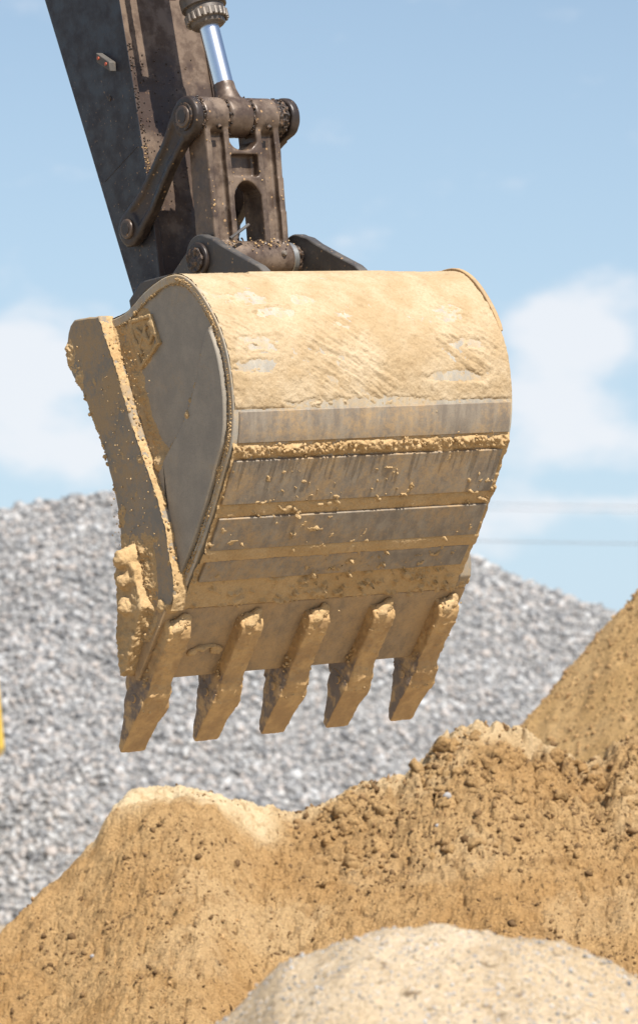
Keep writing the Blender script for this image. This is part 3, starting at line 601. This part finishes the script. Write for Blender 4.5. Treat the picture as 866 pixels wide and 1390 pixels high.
# mud along the ledge on top of the lip and on each adapter nose
def mud_lumps(pts, rad, mat=MUD, sq=(.5, 1.1), parent=None, name='mud_lumps'):
    o = rocks(name, np.array(pts), np.array(rad), mat, parent or bucket, sq, 2, True, None, .10); o['kind'] = 'stuff'; return o
pts, rad = [], []
for i in range(520):
    x = random.uniform(-.05, W + .05); s = random.gauss(-.006, .005); pts.append((x, *st(s, random.uniform(-.03, -.004)))); rad.append(random.uniform(.004, .009) * (1 + (random.random() < .08)))
for x in TX:
    for i in range(34): pts.append((x + random.gauss(0, .024), *st(random.gauss(.050, .016), random.uniform(.004, .040)))); rad.append(random.uniform(.002, .006))
    for i in range(26): pts.append((x + random.uniform(-.05, .05), *st(random.gauss(.385, .006), random.uniform(.045, .062)))); rad.append(random.uniform(.003, .009))
    for i in range(12): pts.append((x - .05 + random.gauss(0, .006), *st(random.gauss(.27, .02), random.uniform(.0, .03)))); rad.append(random.uniform(.003, .007))
for i in range(0): pts.append((-.02 + random.gauss(0, .03), *st(random.gauss(-.01, .012), random.uniform(-.03, .006)))); rad.append(random.uniform(.006, .018))
for i in range(0): pts.append((.165 + random.gauss(0, .035), *st(.20 + random.gauss(0, .012), random.uniform(.0, .014)))); rad.append(random.uniform(.004, .014))
for i in range(30): pts.append((W + .02 + random.gauss(0, .02), *st(random.gauss(-.03, .02), random.uniform(-.03, .0)))); rad.append(random.uniform(.008, .02))
mud_lumps(pts, rad)
def mud_blob(balls, amp=.010, sc=26, voxel=.0045, fine=.004):
    bm = bmesh.new()
    for x, s, t_, rx, rs, rt in balls:
        y, z = st(s, t_); m = Matrix.Translation((x, y, z)) @ Matrix(((1, 0, 0, 0), (0, D[0], NO[0], 0), (0, D[1], NO[1], 0), (0, 0, 0, 1))) @ Matrix.Diagonal((rx, rs, rt, 1))
        bmesh.ops.create_icosphere(bm, subdivisions=2, radius=1, matrix=m)
    o = fused('mud_lump', bm, MUD, bucket, voxel, 1, amp, sc, lambda c, n_: fine * fbm(c, 95, 3, .65)); return o
for k, x in enumerate(TX):
    mud_blob([(x + .004, .046, .018, .044, .022, .022), (x - .012, .062, .036, .028, .026, .014), (x + .024, .036, .010, .024, .03, .016)])
    mud_blob([(x - .01, .385, .050, .036, .010, .011), (x + .022, .375, .050, .026, .009, .010)], .006, 30, .004, .002)
mud_blob([(.165, .17, .006, .030, .010, .014), (.20, .165, .006, .028, .009, .012), (.13, .19, .004, .02, .016, .008), (.235, .185, .004, .03, .02, .006)])
mud_blob([(-.02, -.012, -.01, .034, .028, .022), (.02, -.018, -.02, .03, .02, .016), (-.035, .0, -.03, .03, .03, .03)])
mud_blob([(W + .03, -.03, -.02, .026, .03, .022), (W + .0, -.06, -.02, .028, .035, .02)])
# crumbs along the scraped line and on the side ridge
pts, rad = [], []
for i in range(130):
    x = random.uniform(.02, W - .02); z = .52 + random.gauss(0, .009); y = float(np.interp(z, prof[::-1, 1][:72], prof[::-1, 0][:72])); pts.append((x, y - random.uniform(.004, .026), z)); rad.append(random.uniform(.003, .009))
for i in range(90):
    z = random.uniform(.04, 1.0); y = float(np.interp(z, RID[:, 1], RID[:, 0])); pts.append((random.uniform(-.045, .0), y - random.uniform(-.002, .006), z)); rad.append(random.uniform(.002, .007))
for i in range(160):
    z = random.uniform(.3, .95); y = float(np.interp(z, CUT[::-1, 1][:30], CUT[::-1, 0][:30])); pts.append((random.uniform(-.05, .0), y + random.uniform(-.01, .002), z)); rad.append(random.uniform(.003, .010))
for i in range(170):
    pts.append((-.052 + random.uniform(-.004, .004), random.uniform(.0, .3) , random.uniform(.15, .9))); rad.append(random.uniform(.0015, .004))
pts = [p for p in pts]; mud_lumps(pts, rad)

# ------------ the arm
arm = empty('arm'); arm.parent = root
AF = [(2.75, .772), (2.208, .690), (1.90, .640), (1.584, .596), (1.312, .562), (1.10, .545)]          # (z, y) of the front edge
AB = [(1.05, .68), (1.143, .727), (1.704, .943), (2.282, 1.168), (2.75, 1.33)]
def yz(l): return [(b, a) for a, b in l]
for x0, x1 in ((.416, .440), (.770, .792)):
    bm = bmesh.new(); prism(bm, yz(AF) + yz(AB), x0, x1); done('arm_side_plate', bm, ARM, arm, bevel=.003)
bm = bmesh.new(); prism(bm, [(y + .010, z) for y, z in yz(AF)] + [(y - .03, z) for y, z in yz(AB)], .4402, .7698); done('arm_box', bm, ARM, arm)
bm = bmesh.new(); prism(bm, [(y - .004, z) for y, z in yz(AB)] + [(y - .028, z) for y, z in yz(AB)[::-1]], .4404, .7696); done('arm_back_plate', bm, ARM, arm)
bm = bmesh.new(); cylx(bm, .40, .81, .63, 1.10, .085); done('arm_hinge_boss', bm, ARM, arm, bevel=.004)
# long weld bead across the painted side
bm = bmesh.new(); a = Vector((.4168, .855, 1.57)); b = Vector((.4168, .64, 1.67)); lathe(bm, a, b, [(0, .0028), ((b - a).length, .0028)], 8); done('weld_bead', bm, ARM, arm, smooth=True)
# small bracket with two red rivets
bm = bmesh.new(); prism(bm, [(.815, 2.035), (.735, 1.99), (.735, 1.955), (.815, 2.0)], .385, .4155); done('bracket', bm, EARM, arm, bevel=.003)
for y, z in ((.80, 2.012), (.755, 1.985)):
    bm = bmesh.new(); cylx(bm, .381, .386, y, z, .006, 12); done('rivet', bm, REDP, arm, smooth=True)
bm = bmesh.new(); cylx(bm, .4120, .4158, .79, 1.865, .010, 16); done('grease_hole', bm, GREASE, arm, smooth=True)
# grease splatter ridge and pin heads on the worn front
pts, rad = [], []
for i in range(300):
    z = random.uniform(1.42, 2.05); y = float(np.interp(z, [p[0] for p in AF[::-1]], [p[1] for p in AF[::-1]])); x = random.choice((.428 + random.gauss(0, .006), random.uniform(.44, .70)))
    pts.append((x, y + (.008 if x > .44 else -.002), z)); rad.append(random.uniform(.0015, .0042))
mud_lumps(pts, rad, GREASE, (.5, 1.1), arm, 'grease_crumbs')
pts, rad = [], []
for i in range(90):
    z = random.uniform(1.40, 1.68); y = float(np.interp(z, [p[0] for p in AF[::-1]], [p[1] for p in AF[::-1]])); pts.append((.428 + random.gauss(0, .007), y - .001, z)); rad.append(random.uniform(.0012, .0038))
mud_lumps(pts, rad, MUD, (.5, 1.1), arm, 'mud_crumbs')
# small pipe running beside the cylinder above
P1 = (.25, 1.22); P2 = (.28, 1.73); P3_ = (.668, 1.375)
# H link
bm = bmesh.new()
for a, b in ((.418, .522), (.640, .744)):
    # flanged leg: web with two raised edges
    dy = .075
    prism(bm, [(.205, 1.23), (.225, 1.74), (.335, 1.74), (.32, 1.21)], a, a + .024); prism(bm, [(.205, 1.23), (.225, 1.74), (.335, 1.74), (.32, 1.21)], b - .024, b)
    prism(bm, [(.232, 1.23), (.252, 1.74), (.325, 1.74), (.31, 1.21)], a + .01, b - .01)
prism(bm, [(.255, 1.50), (.255, 1.605), (.320, 1.605), (.320, 1.50)], .50, .66)          # recessed cross web
for za, zb in ((1.498, 1.514), (1.592, 1.606)): prism(bm, [(.220, za), (.220, zb), (.31, zb), (.31, za)], .50, .66)
NS = 30
for k in range(NS + 1):
    tt = k / NS; xx = .515 + .132 * tt; c_ = math.sqrt(max(0, 1 - abs(2 * tt - 1) ** 2.0))
    z0 = 1.405 + .092 * c_; prism(bm, [(.218, z0), (.220, 1.51), (.318, 1.51), (.312, z0)], xx - .003, xx + .003)
    z1 = 1.655 - .048 * c_; prism(bm, [(.222, 1.595), (.224, z1), (.320, z1), (.320, 1.595)], xx - .003, xx + .003)
for a, b in ((.416, .524), (.638, .746)): cylx(bm, a, b, P2[0], P2[1], .071, ch=.006)
cylx(bm, .418, .752, P1[0], P1[1], .066, ch=.006)
hl = fused('bucket_link', bm, CAST, root, .0048, 2, .0016, 22)
hl['label'] = 'H-shaped cast bucket link with arched window'
for xx in (.470, .690):
    bm = bmesh.new(); lathe(bm, (xx, .212, 1.690), (xx, .195, 1.672), [(0, .010), (.012, .010), (.012, .005), (.004, .004)], 14); done('grease_port', bm, GREASE, hl, smooth=True)
bm = bmesh.new(); lathe(bm, (.70, .196, 1.235), (.70, .17, 1.235), [(0, .012), (.016, .011), (.022, .006)], 12); done('grease_nipple', bm, BOLT, hl, smooth=True)
# pins, seals, rings
bm = bmesh.new(); cylx(bm, .365, .835, P2[0], P2[1], .050); done('pin', bm, GREASE, root, smooth=True)
bm = bmesh.new(); cylx(bm, .365, .85, P1[0], P1[1], .046); done('pin', bm, GREASE, root, smooth=True)
bm = bmesh.new(); cylx(bm, .752, .776, P1[0], P1[1], .060, ch=.003); done('seal_ring', bm, SILVER, root, smooth=True)
bm = bmesh.new(); cylx(bm, .776, .797, P1[0], P1[1], .056); fused('seal_grease', bm, GREASE, root, .004, 1, .014, 40)
for a, b, r in ((.520, .530, .068), (.632, .642, .068), (.744, .792, .066), (.409, .418, .068)):
    bm = bmesh.new(); cylx(bm, a, b, P2[0], P2[1], r); fused('seal_grease', bm, GREASE, root, .004, 1, .010, 45)
pts, rad = [], []
for i in range(260):
    a = random.uniform(0, 6.28); x = random.choice((.413, .525, .637, .770)) + random.gauss(0, .006); rr_ = .071 + random.uniform(-.004, .003); pts.append((x, P2[0] + rr_ * math.cos(a), P2[1] + rr_ * math.sin(a))); rad.append(random.uniform(.002, .006))
for i in range(34):
    x = random.uniform(.42, .75); pts.append((x, .20 + random.uniform(-.02, .05), 1.275 + random.gauss(0, .008))); rad.append(random.uniform(.002, .006))
mud_lumps(pts, rad, GREASE, (.5, 1.1), root, 'grease_crumbs')
pts, rad = [], []
for i in range(24):
    x = random.choice((.428, .512, .650, .735)) + random.gauss(0, .004); z = random.uniform(1.27, 1.66); pts.append((x, .206 + (z - 1.23) * .039 + random.uniform(-.002, .002), z)); rad.append(random.uniform(.0015, .0045))
for i in range(60): pts.append((random.uniform(.42, .75), .185 + random.uniform(-.005, .03), 1.27 + random.gauss(0, .010))); rad.append(random.uniform(.0015, .005))
mud_lumps(pts, rad, MUD, (.5, 1.1), root, 'mud_crumbs')
# a bent strap lying against the foot of the link
bm = bmesh.new(); lathe(bm, (.44, .150, 1.285), (.535, .165, 1.335), [(0, .006), (.11, .006)], 8); done('wire_strap', bm, EARM, root, smooth=True)
# guide levers: left and right
def lever(x0, x1, outer):
    bm = bmesh.new(); e = .045 if outer > 0 else 0
    cylx(bm, x0, x1, P2[0], P2[1], .074, ch=.006); cylx(bm, x0, x1, P3_[0], P3_[1], .064, ch=.006)
    top = [(.235, 1.672), (.33, 1.782)]; pts = [(.245, 1.665), (.345, 1.775), (.43, 1.655), (.585, 1.50), (.735, 1.405), (.70, 1.31), (.61 + e, 1.335), (.515 + e, 1.42), (.395 + e, 1.555 + e * .5), (.31, 1.635)]
    xin = x0 + .010 if outer < 0 else x0; xout = x1 if outer < 0 else x1 - .010
    prism(bm, pts, xin, xout)
    # raised flanges along both edges
    def rail(pl, w=.012):
        for p, q in zip(pl, pl[1:]):
            p = np.array(p); q = np.array(q); d = (q - p) / np.linalg.norm(q - p); m_ = np.array([-d[1], d[0]]) * w
            prism(bm, [tuple(p - d * w * .5 + m_), tuple(q + d * w * .5 + m_), tuple(q + d * w * .5 - m_), tuple(p - d * w * .5 - m_)], x0, x1)
    rail([(.335, 1.760), (.422, 1.645), (.578, 1.490), (.70, 1.412)]); rail([(.300, 1.655), (.398 + e, 1.568 + e * .5), (.522 + e, 1.43), (.625 + e, 1.345)])
    o = fused('guide_lever', bm, LEVER, root, .0048, 2, .0022, 24)
    for (y, z), r in ((P2, .040), (P3_, .036)):
        b2 = bmesh.new(); xa, xb = (x0 - .012, x0 + .004) if outer < 0 else (x1 - .004, x1 + .012)
        cylx(b2, xa, xb, y, z, r, ch=.004); done('lever_pin_head', b2, CAST, o, bevel=.002)
        b3 = bmesh.new(); lathe(b3, (xa - .002 if outer < 0 else xb + .002, y, z), (xa + .006 if outer < 0 else xb - .006, y, z), [(0, r * .62), (.006, r * .62)], 32); done('pin_plug', b3, LEVER, o, smooth=True)
    return o
lever(.372, .410, -1); lever(.796, .834, 1)
bm = bmesh.new(); cylx(bm, .395, .815, P3_[0], P3_[1], .034); done('pin', bm, GREASE, root, smooth=True)
# hydraulic cylinder
XC = .580
ax = np.array([.385 - .292, 2.167 - 1.849]); ax /= np.linalg.norm(ax)
def cp(t, dx=0.0, dn=0.0): return (XC + dx, P2[0] + ax[0] * t - ax[1] * dn, P2[1] + ax[1] * t + ax[0] * dn)
cyl = empty('hydraulic_cylinder'); cyl.parent = root
bm = bmesh.new(); cylx(bm, .528, .634, P2[0], P2[1], .073, ch=.010)
lathe(bm, cp(0), cp(1), [(0, .050), (.05, .052), (.075, .047), (.10, .040), (.132, .039)], 40)
fused('rod_eye', bm, CAST, cyl, .0045, 5, .0012, 25)
bm = bmesh.new(); lathe(bm, cp(0), cp(1), [(.128, .0365), (.40, .0365)], 64); done('piston_rod', bm, CHROME, cyl, smooth=True)
bm = bmesh.new(); lathe(bm, cp(0), cp(1), [(.352, .050), (.358, .060), (.375, .064), (.378, .076), (.402, .078), (.404, .070), (.425, .070), (.427, .082), (.470, .083), (.474, .074), (1.05, .074)], 56); gl = done('cylinder_barrel', bm, GLAND, cyl, bevel=.002)
t_ = np.array(ax)
for k in range(22):
    a = 2 * math.pi * k / 22; c = math.cos(a) * .0725; s_ = math.sin(a) * .0725
    bm = bmesh.new(); lathe(bm, cp(.383 - .011, c, s_), cp(.383 + .012, c, s_), [(0, .0055), (.002, .0075), (.030, .0075)], 8); done('bolt', bm, BOLT, cyl)
bm = bmesh.new(); lathe(bm, cp(.47, -.115, -.02), cp(1.05, -.115, -.02), [(0, .012), (.58, .012)], 16); lathe(bm, cp(.49, -.115, -.02), cp(.49, -.04, -.01), [(0, .018), (.075, .018)], 16); lathe(bm, cp(.485, -.135, -.02), cp(.485, -.095, -.02), [(0, .022), (.04, .022)], 16)
fused('hydraulic_pipe', bm, GREASE, cyl, .004, 1, .003, 40)

# ---------------------------------------------------------------- yellow machine, mostly out of frame on the left
YEL = m_flat('yellow machine paint', (.90, .56, .008), .4, 0, .5, .1, 3); BLK = m_flat('black rubber track', (.03, .03, .03), .8); GLS = m_flat('dark cab glass', (.03, .04, .05), .05)
yr = empty('yellow_excavator', (-3.30, 39.3, 0)); tag(yr, 'bright yellow machine just reaching into the left edge before the gravel', 'excavator')
def rbox(name, x0, x1, y0, y1, z0, z1, mat, par, bev, sl=0.0, seg=4):
    bm = bmesh.new(); vs = [bm.verts.new(p) for p in ((x0, y0, z0), (x1, y0, z0), (x1, y1, z0), (x0, y1, z0), (x0, y0, z1), (x1 - sl, y0, z1), (x1 - sl, y1, z1), (x0, y1, z1))]
    for f in ((0, 1, 2, 3), (4, 5, 6, 7), (0, 1, 5, 4), (1, 2, 6, 5), (2, 3, 7, 6), (3, 0, 4, 7)): bm.faces.new([vs[i] for i in f])
    return done(name, bm, mat, par, bevel=bev, seg=seg)
rbox('counterweight', -.75, 0, -1.3, 1.3, 1.705, 2.75, YEL, yr, .12, .10)
rbox('engine_hood', -3.0, -.74, -1.25, 1.25, 1.72, 2.6, YEL, yr, .06)
cab = rbox('cab', -3.9, -2.5, -1.25, -.2, 1.74, 3.5, YEL, yr, .08); rbox('cab_window', -3.7, -2.7, -1.262, -1.24, 2.3, 3.3, GLS, cab, .01, 0, 1)
rbox('slewing_ring', -2.7, -1.3, -.6, .6, 1.25, 1.73, BLK, yr, .03)
for y in (-1.5, .9):
    tr = rbox('crawler_track', -4.3, -.55, y, y + .6, 0, 1.15, BLK, yr, .35, 0, 6)
bm = bmesh.new(); prism(bm, [(0, 0), (0, 1), (1, 1), (1, 0)], 0, .01); bm.free()
def beam(name, p, q, w, h, mat, par):
    p = Vector(p); q = Vector(q); d = (q - p).normalized(); s_ = Vector((0, 1, 0)); u = d.cross(s_).normalized(); bm = bmesh.new()
    a = [bm.verts.new(p + s_ * i * w / 2 + u * j * h / 2) for i, j in ((-1, -1), (1, -1), (1, 1), (-1, 1))]; b = [bm.verts.new(q + s_ * i * w / 2 + u * j * h / 2) for i, j in ((-1, -1), (1, -1), (1, 1), (-1, 1))]
    bm.faces.new(a); bm.faces.new(b)
    for i in range(4): bm.faces.new((a[i], a[(i + 1) % 4], b[(i + 1) % 4], b[i]))
    return done(name, bm, mat, par, bevel=.03)
beam('boom', (-3.2, .3, 2.0), (-6.0, .3, 4.6), .4, .5, YEL, yr); beam('boom', (-5.9, .3, 4.6), (-8.6, .3, 4.2), .4, .45, YEL, yr); beam('dipper', (-8.4, .3, 4.5), (-9.3, .3, 1.5), .3, .4, YEL, yr)

# ---------------------------------------------------------------- overhead cables far behind
WIRE = m_flat('dull cable', (.22, .22, .24), .6)
labs = ['upper overhead cable crossing the pale sky right of the bucket', 'overhead cable running just under the uppermost one', 'lower overhead cable closest to the gravel heap', 'faint cable just above the lowest overhead one']
poles = []
for i, (py, dy, r) in enumerate(((690, 0, .009), (693, 1.6, .007), (742, 0, .007), (736, 1.6, .006))):
    zc = 1.7 + (1030 - py) / FPX * 110; bm = bmesh.new(); rings = []
    for k in range(41):
        u = k / 40 * 2 - 1; rings.append([bm.verts.new((u * 17.25 + 17.75, 110 + dy + r * math.cos(a_), zc + .25 * u * u + r * math.sin(a_))) for a_ in (0, 1.57, 3.14, 4.71)])
    for p_, q_2 in zip(rings, rings[1:]):
        for j_ in range(4): bm.faces.new((p_[j_], p_[(j_ + 1) % 4], q_2[(j_ + 1) % 4], q_2[j_]))
    o = done('overhead_cable', bm, WIRE, smooth=True); tag(o, labs[i], 'cable', 'overhead cables')
WOOD = m_flat('weathered pole wood', (.20, .16, .12), .85)
for x, lab in ((.5, 'wooden pole hidden behind the bucket and gravel heap'), (35, 'wooden pole at the far end of the overhead cables beyond the right edge')):
    pr_ = empty('utility_pole', (x, 110.8, 0)); tag(pr_, lab, 'pole', 'utility poles')
    bm = bmesh.new(); lathe(bm, (0, 0, -.5), (0, 0, 11), [(0, .16), (11, .10)], 14); done('pole', bm, WOOD, pr_, smooth=True)
    for z in (8.35, 9.35): bm = bmesh.new(); box(bm, -.06, .06, -1.1, 1.1, z, z + .12); done('crossarm', bm, WOOD, pr_)
